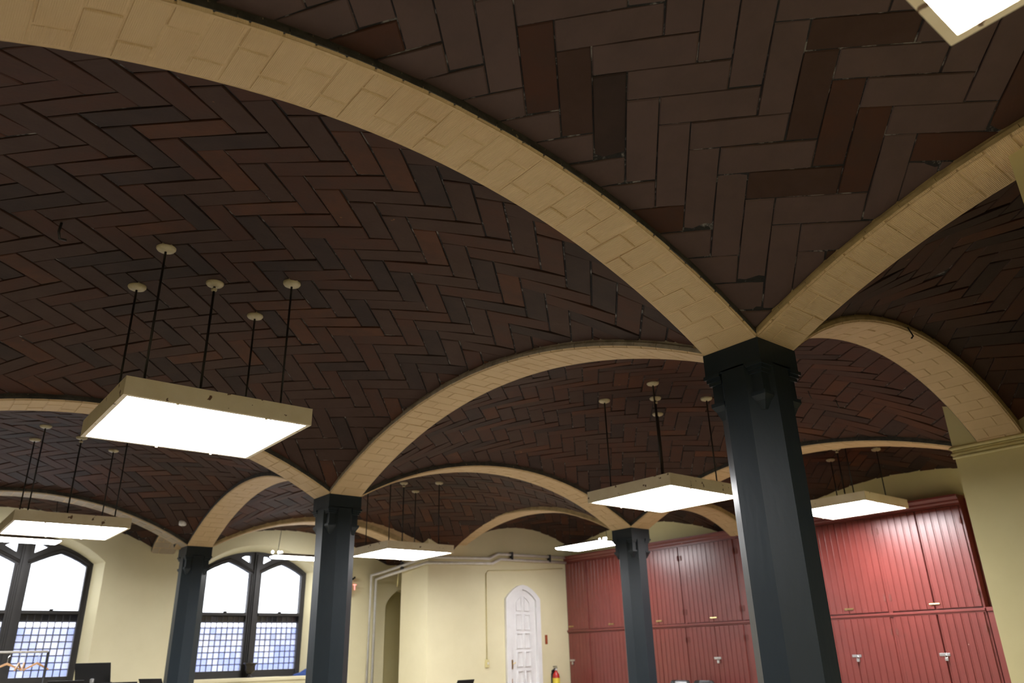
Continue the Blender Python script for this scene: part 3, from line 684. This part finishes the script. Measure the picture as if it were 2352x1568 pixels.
# ------------------------------------------------------------------ door
def door():
    cx, y = 6.87, PPY; root = empty('door_1', (cx, y, 0), 'white panelled door with a pointed top in a white casing', kind='structure')
    def tudor(hw, zs_, za, zb=0.0):
        pts = [(cx-hw, zb), (cx+hw, zb), (cx+hw, zs_)]
        for t, q in ((0.97, 0.10), (0.78, 0.40), (0.52, 0.71), (0.26, 0.92), (0, 1.0)): pts.append((cx+hw*t, zs_+(za-zs_)*q))
        for t, q in ((0.26, 0.92), (0.52, 0.71), (0.78, 0.40), (0.97, 0.10)): pts.append((cx-hw*t, zs_+(za-zs_)*q))
        pts.append((cx-hw, zs_)); return pts
    zsp, zap = ZS-0.72, ZS-0.42
    outline('casing', [tudor(0.48, zsp, zap), tudor(0.365, zsp-0.03, zap-0.10)], 0.06, 'white_paint', 'xz', y-0.06, root)
    outline('door_slab', [tudor(0.357, zsp-0.03, zap-0.106, 0.01)], 0.018, 'white_paint', 'xz', y-0.018, root)
    rows = [(zsp-0.235, zsp-0.03), (zsp-0.62, zsp-0.30), (zsp-0.98, zsp-0.68), (zsp-1.34, zsp-1.04), (zsp-1.72, zsp-1.41), (zsp-2.1, zsp-1.78), (zsp-2.48, zsp-2.16)]
    for r, (za, zb) in enumerate(rows):
        for s in (-1, 1):
            x0, x1 = cx+s*0.11-0.075, cx+s*0.11+0.075
            top = [(x0, za), (x1, za), (x1, zb), (x0, zb)]
            if r == 0: top = [(cx+s*0.035, za), (cx+s*0.185, za), (cx+s*0.185, zb-0.03), (cx+s*0.10, zb+0.05), (cx+s*0.035, zb+0.09)]
            outline('panel_moulding', [top, [(cx+s*0.11+(a-cx-s*0.11)*0.82, (za+zb)/2+(b_-(za+zb)/2)*0.90) for a, b_ in top]], 0.022, 'white_paint', 'xz', y-0.040, root)
    mb = MB().bbox((cx-0.355, y-0.034, ZS-2.10), (cx-0.305, y-0.028, ZS-1.92), 0.002); mb.tube([(cx-0.33, y-0.03, ZS-2.0), (cx-0.33, y-0.075, ZS-2.0)], 0.009)
    mb.tube([(cx-0.33, y-0.072, ZS-2.0), (cx-0.27, y-0.078, ZS-1.975)], 0.011); mb.bbox((cx-0.36, y-0.045, ZS-2.03), (cx-0.335, y-0.028, ZS-1.96), 0.003)
    tag(mb.build('door_handle', 'brass', root, (cx-0.33, y, ZS-2)), 'old brass door handle and lock')
    for hz in (ZS-0.95, ZS-1.75): MB().lathe([(0.009, hz-0.05), (0.009, hz+0.05)], cx+0.365, y-0.045, 8).build('hinge', 'white_paint', root, (cx+0.36, y, hz))
    MB().bbox((cx-0.36, y-0.034, ZS-2.42), (cx-0.325, y-0.027, ZS-2.28), 0.003).build('worn_patch', 'wood', root, (cx-0.34, y, ZS-2.3))
door()

# ------------------------------------------------------------------ pipes on the door wall
def pipe(name, pts, r, m, label, cat='pipe', clamps=()):
    o = empty(name, pts[0], label, cat)
    MB().tube(pts, r, 10).build('tube', m, o, pts[0], True)
    for c in clamps: MB().bbox((c[0]-0.02, c[1]-0.05, c[2]-0.09), (c[0]+0.02, c[1]+0.03, c[2]+0.07), 0.006).build('clamp', 'lead', o, c)
    return o
yp = PPY-0.07; xv = 4.20
pipe('heating_pipe', [(xv, YW-0.08, 0), (xv, YW-0.08, ZS-0.16), (PPX-0.07, YW-0.35, ZS-0.10), (PPX-0.07, yp, ZS+0.035), (5.95, yp, ZS+0.085), (6.18, yp, ZS+0.19), (8.16, yp, ZS+0.215)], 0.030, 'pipe_paint', 'upper white pipe running along the door wall with a raised jog', clamps=((6.55, yp, ZS+0.18), (7.65, yp, ZS+0.18), (PPX-0.07, 11.6, ZS-0.03)))
pipe('heating_pipe', [(xv+0.12, YW-0.08, 0), (xv+0.12, YW-0.08, ZS-0.24), (PPX-0.07, YW-0.45, ZS-0.19), (PPX-0.07, yp, ZS-0.075), (6.02, yp, ZS-0.015), (6.25, yp, ZS+0.085), (8.16, yp, ZS+0.105)], 0.030, 'pipe_paint', 'lower white pipe running along the door wall below its twin')
pipe('electrical_conduit', [(5.90, PPY-0.015, ZS-1.90), (5.90, PPY-0.015, ZS-0.22), (5.95, PPY-0.015, ZS-0.16), (6.75, PPY-0.015, ZS-0.12), (8.1, PPY-0.015, ZS-0.02)], 0.009, 'moulding_yellow', 'thin painted conduit dropping to the switch left of the door', 'conduit')
pipe('wall_pipe', [(4.40, 11.75, ZS-0.12), (4.40, 11.80, ZS-0.45)], 0.012, 'moulding_yellow', 'short vertical conduit above the pointed recess', 'conduit')
sw = empty('light_switch', (5.90, PPY-0.03, ZS-2.0), 'small switch box at the end of the wall conduit', 'switch')
MB().bbox((5.865, PPY-0.045, ZS-2.05), (5.935, PPY, ZS-1.90), 0.006).build('box', 'moulding_yellow', sw, (5.9, PPY, ZS-2))
MB().bbox((5.89, PPY-0.058, ZS-1.99), (5.91, PPY-0.04, ZS-1.95), 0.003).build('toggle', 'white_paint', sw, (5.9, PPY-0.05, ZS-1.97))
pq = MB().bbox((7.50, PPY-0.012, ZS-1.63), (7.565, PPY, ZS-1.44), 0.003).build('wall_plaque', 'plaque_red', None, (7.53, PPY, ZS-1.53)); tag(pq, 'narrow reddish brown plaque on the wall above the fire extinguisher', 'plaque')
# fire extinguisher on the wall
fe = empty('fire_extinguisher', (7.68, PPY-0.11, 0.62), 'red fire extinguisher with black hose hung in the corner by the cupboards', 'extinguisher')
fx, fy = 7.68, PPY-0.11
MB().lathe([(0.055, 0.62), (0.075, 0.63), (0.078, 0.66), (0.078, 1.06), (0.066, 1.12), (0.034, 1.16), (0.028, 1.19)], fx, fy, 20).build('cylinder', 'extinguisher_red', fe, (fx, fy, 0.62), True)
MB().lathe([(0.0795, 0.90), (0.0797, 0.905), (0.0797, 1.04), (0.0795, 1.045)], fx, fy, 20).build('paper_label', 'yellow_label', fe, (fx, fy, 0.9), True)
MB().lathe([(0.024, 1.18), (0.026, 1.20), (0.022, 1.24)], fx, fy, 12).build('valve', 'steel', fe, (fx, fy, 1.2), True)
MB().bbox((fx-0.06, fy-0.013, 1.235), (fx+0.04, fy+0.013, 1.25), 0.004).bbox((fx-0.07, fy-0.012, 1.265), (fx+0.03, fy+0.012, 1.28), 0.004).build('grip', 'black_metal', fe, (fx, fy, 1.25))
MB().tube([(fx-0.02, fy, 1.22), (fx-0.09, fy-0.01, 1.21), (fx-0.135, fy-0.01, 1.13), (fx-0.145, fy-0.01, 0.95), (fx-0.12, fy-0.01, 0.78)], 0.012).build('hose', 'black_metal', fe, (fx-0.1, fy, 1.0), True)
MB().bbox((fx-0.03, fy+0.07, 0.95), (fx+0.03, PPY, 1.2), 0.004).build('bracket', 'black_metal', fe, (fx, PPY, 1.1))
# exit sign
ex = empty('exit_sign', (3.59, YW-0.06, ZS-0.42), 'small glowing red exit sign on the far wall beside the second column', 'sign')
MB().bbox((3.42, YW-0.09, ZS-0.53), (3.74, YW-0.02, ZS-0.30), 0.006).build('sign_box', 'white_paint', ex, (3.71, YW, ZS-0.42))
def letters(txt, x, y, z, h, m, parent):
    seg = {'E': [(0,0,.2,1),(0,0,.75,.16),(0,.42,.65,.58),(0,.84,.75,1)], 'I': [(.25,0,.47,1)], 'T': [(.27,0,.48,1),(0,.84,.75,1)], 'X': None}
    for k, ch in enumerate(txt):
        ox = x+k*h*0.85; mb = MB()
        if ch == 'X':
            for s in (0, 1):
                a0, a1 = (0, 0.55) if s == 0 else (0.55, 0)
                mb.loft([[(ox+h*a0, y, z), (ox+h*(a0+.2), y, z), (ox+h*(a0+.2), y+0.006, z), (ox+h*a0, y+0.006, z)], [(ox+h*a1, y, z+h), (ox+h*(a1+.2), y, z+h), (ox+h*(a1+.2), y+0.006, z+h), (ox+h*a1, y+0.006, z+h)]])
        else:
            for a, b_, c_, d_ in seg[ch]: mb.box((ox+h*a, y, z+h*b_), (ox+h*c_, y+0.006, z+h*d_))
        mb.build('letter', m, parent, (ox, y, z))
letters('EXIT', 3.47, YW-0.096, ZS-0.475, 0.115, 'exit_red', ex)
MB().tube([(3.75, YW-0.05, ZS-0.27), (3.83, YW-0.05, ZS-0.21)], 0.02).build('bracket_arm', 'black_metal', ex, (3.9, YW, ZS-0.25))
MB().box((3.425, YW-0.093, ZS-0.52), (3.735, YW-0.0895, ZS-0.31)).build('sign_face', 'exit_face', ex, (3.71, YW-0.09, ZS-0.42))

# ------------------------------------------------------------------ things along the bottom edge
# urn on the sill
ur = empty('urn', (1.80, YW+0.12, ZS-2.115), 'dark metal urn standing on the sill of the second window', 'urn'); ux, uy, uz = 1.80, YW+0.12, ZS-2.115
MB().lathe([(0.075, uz), (0.078, uz+0.012), (0.045, uz+0.03), (0.022, uz+0.055), (0.030, uz+0.08)], ux, uy, 22).build('foot', 'bronze', ur, (ux, uy, uz), True)
MB().lathe([(0.028, uz+0.08), (0.070, uz+0.105), (0.092, uz+0.15), (0.088, uz+0.20), (0.098, uz+0.24), (0.128, uz+0.262), (0.128, uz+0.275), (0.11, uz+0.272), (0.08, uz+0.22), (0.02, uz+0.2)], ux, uy, 22).build('bowl', 'bronze', ur, (ux, uy, uz+0.08), True)
bc = MB().loft([[(2.66, YW+0.02, ZS-2.115), (2.95, YW+0.02, ZS-2.115), (2.96, YW+0.2, ZS-2.115), (2.66, YW+0.2, ZS-2.115)],
                [(2.70, YW+0.03, ZS-2.07), (2.95, YW+0.03, ZS-2.04), (2.95, YW+0.18, ZS-2.03), (2.72, YW+0.18, ZS-2.07)],
                [(2.80, YW+0.06, ZS-2.04), (2.94, YW+0.05, ZS-1.97), (2.93, YW+0.15, ZS-1.98), (2.82, YW+0.15, ZS-2.04)]]).build('folded_cloth', 'blue_cloth', None, (2.8, YW+0.1, ZS-2.1))
tag(bc, 'crumpled dark blue cloth on the right end of the window sill', 'cloth')
dk = MB().bbox((2.42, YW+0.04, ZS-2.115), (2.66, YW+0.2, ZS-2.09), 0.008).build('flat_case', 'black_metal', None, (2.5, YW+0.1, ZS-2.1)); tag(dk, 'flat black case beside the blue cloth on the sill', 'case')
# garment rack with hangers
rk = empty('garment_rack', (-2.62, 10.5, 0), 'dark metal garment rack before the left window', 'rack')
MB().tube([(-3.2, 10.5, 1.735), (-2.03, 10.5, 1.735)], 0.016).build('rail', 'housing', rk, (-2.6, 10.5, 1.735), True)
for x in (-3.2, -2.03):
    MB().tube([(x, 10.5, 0.12), (x, 10.5, 1.735)], 0.015).build('post', 'black_metal', rk, (x, 10.5, 0.1), True)
    MB().tube([(x, 10.2, 0.10), (x, 10.8, 0.10)], 0.015).build('foot', 'black_metal', rk, (x, 10.5, 0.1), True)
    for yy in (10.22, 10.78): MB().lathe([(0.02, 0.0), (0.03, 0.03), (0.03, 0.06), (0.02, 0.09)], x, yy, 10).build('caster', 'black_metal', rk, (x, yy, 0))
MB().tube([(-3.2, 10.5, 0.30), (-2.03, 10.5, 0.30)], 0.012).build('lower_bar', 'black_metal', rk, (-2.6, 10.5, 0.3), True)
hl = ['light wooden clothes hanger leftmost on the garment rack', 'wooden clothes hanger turned edge-on, second from left on the rack', 'wooden clothes hanger turned edge-on beside its twin on the rack', 'light wooden clothes hanger nearest the rack post']
for i, (hx, rz, lab) in enumerate(((-2.50, 0.25, hl[0]), (-2.36, 1.25, hl[1]), (-2.30, 1.35, hl[2]), (-2.14, 0.55, hl[3]))):
    hg = empty('clothes_hanger', (hx, 10.5, 1.60), lab, 'hanger', 'wooden hangers on the rack')
    mb = MB(); pr_ = []
    for t in range(-6, 7):
        u = t/6*0.20; zz = -0.012-abs(u)*0.42*(1 if abs(u) > 0.03 else 0.6); hh = 0.015*(1-0.35*abs(t)/6)
        pr_.append([(u, -0.008, zz-hh), (u, 0.008, zz-hh), (u, 0.008, zz+hh), (u, -0.008, zz+hh)])
    mb.loft(pr_); o1 = mb.build('shoulder_bar', 'wood', None); o1.parent = hg
    mb = MB().tube([(0, 0, -0.01), (0, 0, 0.07), (0.018, 0, 0.09), (0.022, 0, 0.118), (0.006, 0, 0.146), (-0.018, 0, 0.14), (-0.026, 0, 0.12)], 0.003, 6); o2 = mb.build('hook', 'steel', None); o2.parent = hg
    hg.rotation_euler = (0, 0, rz)
# music stands
def music_stand(x, y, z, rz, label, w=0.44):
    r = empty('music_stand', (x, y, 0), label, 'music stand')
    def part(mb, nm, m):
        o = mb.build(nm, m, None); o.parent = r; return o
    t = 0.45; hgt = 0.30
    pts = []
    def P(u, v, d): return (u, math.sin(t)*v+d*math.cos(t), z+math.cos(t)*v-d*math.sin(t))
    part(MB().loft([[P(-w/2, 0, 0), P(w/2, 0, 0), P(w/2, 0, 0.008), P(-w/2, 0, 0.008)], [P(-w/2, hgt, 0), P(w/2, hgt, 0), P(w/2, hgt, 0.008), P(-w/2, hgt, 0.008)]]), 'desk', 'black_metal')
    part(MB().loft([[P(-w/2, -0.005, -0.06), P(w/2, -0.005, -0.06), P(w/2, -0.005, 0.008), P(-w/2, -0.005, 0.008)], [P(-w/2, 0.004, -0.06), P(w/2, 0.004, -0.06), P(w/2, 0.004, 0.008), P(-w/2, 0.004, 0.008)]]), 'lip', 'black_metal')
    part(MB().tube([(0, 0.05, 0.1), (0, 0.05, z+0.08)], 0.012), 'pole', 'black_metal')
    part(MB().lathe([(0.012, z+0.02), (0.03, z+0.03), (0.03, z+0.07), (0.012, z+0.08)], 0, 0.05, 10), 'knuckle', 'steel')
    for k in range(3):
        a = k*2.094+0.4; part(MB().tube([(0, 0.05, 0.12), (0.26*math.cos(a), 0.05+0.26*math.sin(a), 0.012)], 0.01), 'leg', 'black_metal')
    r.rotation_euler = (0, 0, rz+math.pi); return r
music_stand(-1.60, 9.5, 1.30, -0.50, 'black music stand with its desk tilted up, left of the farthest column')
music_stand(-1.93, 9.2, 1.10, -0.6, 'black music stand cut off low beside the garment rack')
music_stand(-1.28, 9.35, 1.055, -0.45, 'lower black music stand right of the tilted one')
music_stand(-0.86, 9.2, 1.085, -1.15, 'black music stand turned edge-on at the foot of the farthest column')
music_stand(3.75, 8.6, 0.90, 0.2, 'dark music stand barely showing at the bottom edge below the door wall', 0.40)
# stacked chairs by the cupboards
def chair(x, y, z0, rz, label):
    r = empty('stacking_chair', (x, y, z0), label, 'chair', 'black chairs stacked by the cupboards')
    def part(mb, nm, m, sm=False):
        o = mb.build(nm, m, None, None, sm); o.parent = r; return o
    def shell(prof, wd, th, nm):
        rings = []
        for (yy, zz, k) in prof: rings.append([(-wd*k, yy, zz), (-wd*k*0.6, yy+0.03, zz), (wd*k*0.6, yy+0.03, zz), (wd*k, yy, zz), (wd*k, yy-th, zz+0.001), (wd*k*0.6, yy+0.03-th, zz+0.001), (-wd*k*0.6, yy+0.03-th, zz+0.001), (-wd*k, yy-th, zz+0.001)])
        part(MB().loft(rings), nm, 'black_gloss')
    shell([(0.20, 0.50, 0.9), (0.22, 0.62, 1), (0.24, 0.74, 1), (0.255, 0.80, 0.94), (0.26, 0.825, 0.8)], 0.23, 0.016, 'backrest')
    part(MB().bbox((-0.22, -0.22, 0.43), (0.22, 0.20, 0.455), 0.010), 'seat', 'black_gloss')
    for s in (-1, 1):
        part(MB().tube([(s*0.235, -0.20, 0.01), (s*0.225, -0.17, 0.43), (s*0.225, 0.17, 0.43)], 0.010), 'leg', 'steel', True)
        part(MB().tube([(s*0.235, 0.25, 0.01), (s*0.225, 0.17, 0.43), (s*0.225, 0.235, 0.70)], 0.010), 'leg', 'steel', True)
    r.rotation_euler = (0, 0, rz); return r
for s_, (cx_, cy_, nm) in enumerate(((7.45, 7.28, 'left'), (7.45, 6.74, 'right'))):
    for k in range(4): chair(cx_+0.015*k, cy_, 0.066*k, -math.pi/2, ('top' if k == 3 else ['bottom', 'second', 'third'][k]) + ' black chair of the %s stack before the red cupboards' % nm)

# hooks and odd fittings on the vaults
def hook(pts, r, label):
    tag(MB().tube(pts, r, 6).build('ceiling_hook', 'rod', None, pts[0], True), label, 'hook')
bz = BAYS['left'][0].z(-3.75, 2.62)
hook([(-3.75, 2.60, bz+0.01), (-3.755, 2.60, bz-0.07), (-3.74, 2.62, bz-0.11), (-3.70, 2.64, bz-0.10)], 0.009, 'small iron hook hanging from the left vault tiles')
hook([(2.08, -HW-0.01, ZS+0.64), (2.10, -HW-0.03, ZS+0.56), (2.03, -HW-0.04, ZS+0.52)], 0.007, 'bent wire hook under the crown of the arch to the right wall pier')
for (hx, hy, lab) in ((3.55, 1.55, 'left'), (3.95, 1.45, 'right')):
    z = BAYS['mid'][0].z(hx, hy); hook([(hx, hy, z+0.01), (hx+0.02, hy, z-0.05), (hx+0.05, hy, z-0.09)], 0.006, '%s of two short wire stubs on the vault right of the near column' % lab)
sd = empty('smoke_detector', (-0.42, 10.6, BAYS['farleft'][0].z(-0.42, 10.6)), 'small white detector on the vault above the farthest left column', 'detector')
z = BAYS['farleft'][0].z(-0.42, 10.6)
MB().lathe([(0.03, z-0.06), (0.055, z-0.05), (0.06, z-0.02), (0.06, z+0.03)], -0.42, 10.6, 16).build('body', 'white_paint', sd, (-0.42, 10.6, z), True)
MB().lathe([(0.01, z-0.07), (0.02, z-0.06)], -0.42, 10.6, 10).build('sensor', 'housing', sd, (-0.42, 10.6, z-0.06), True)

# orient every face outwards once
import bmesh
for me in bpy.data.meshes:
    bm = bmesh.new(); bm.from_mesh(me); bmesh.ops.recalc_face_normals(bm, faces=bm.faces); bm.to_mesh(me); bm.free()
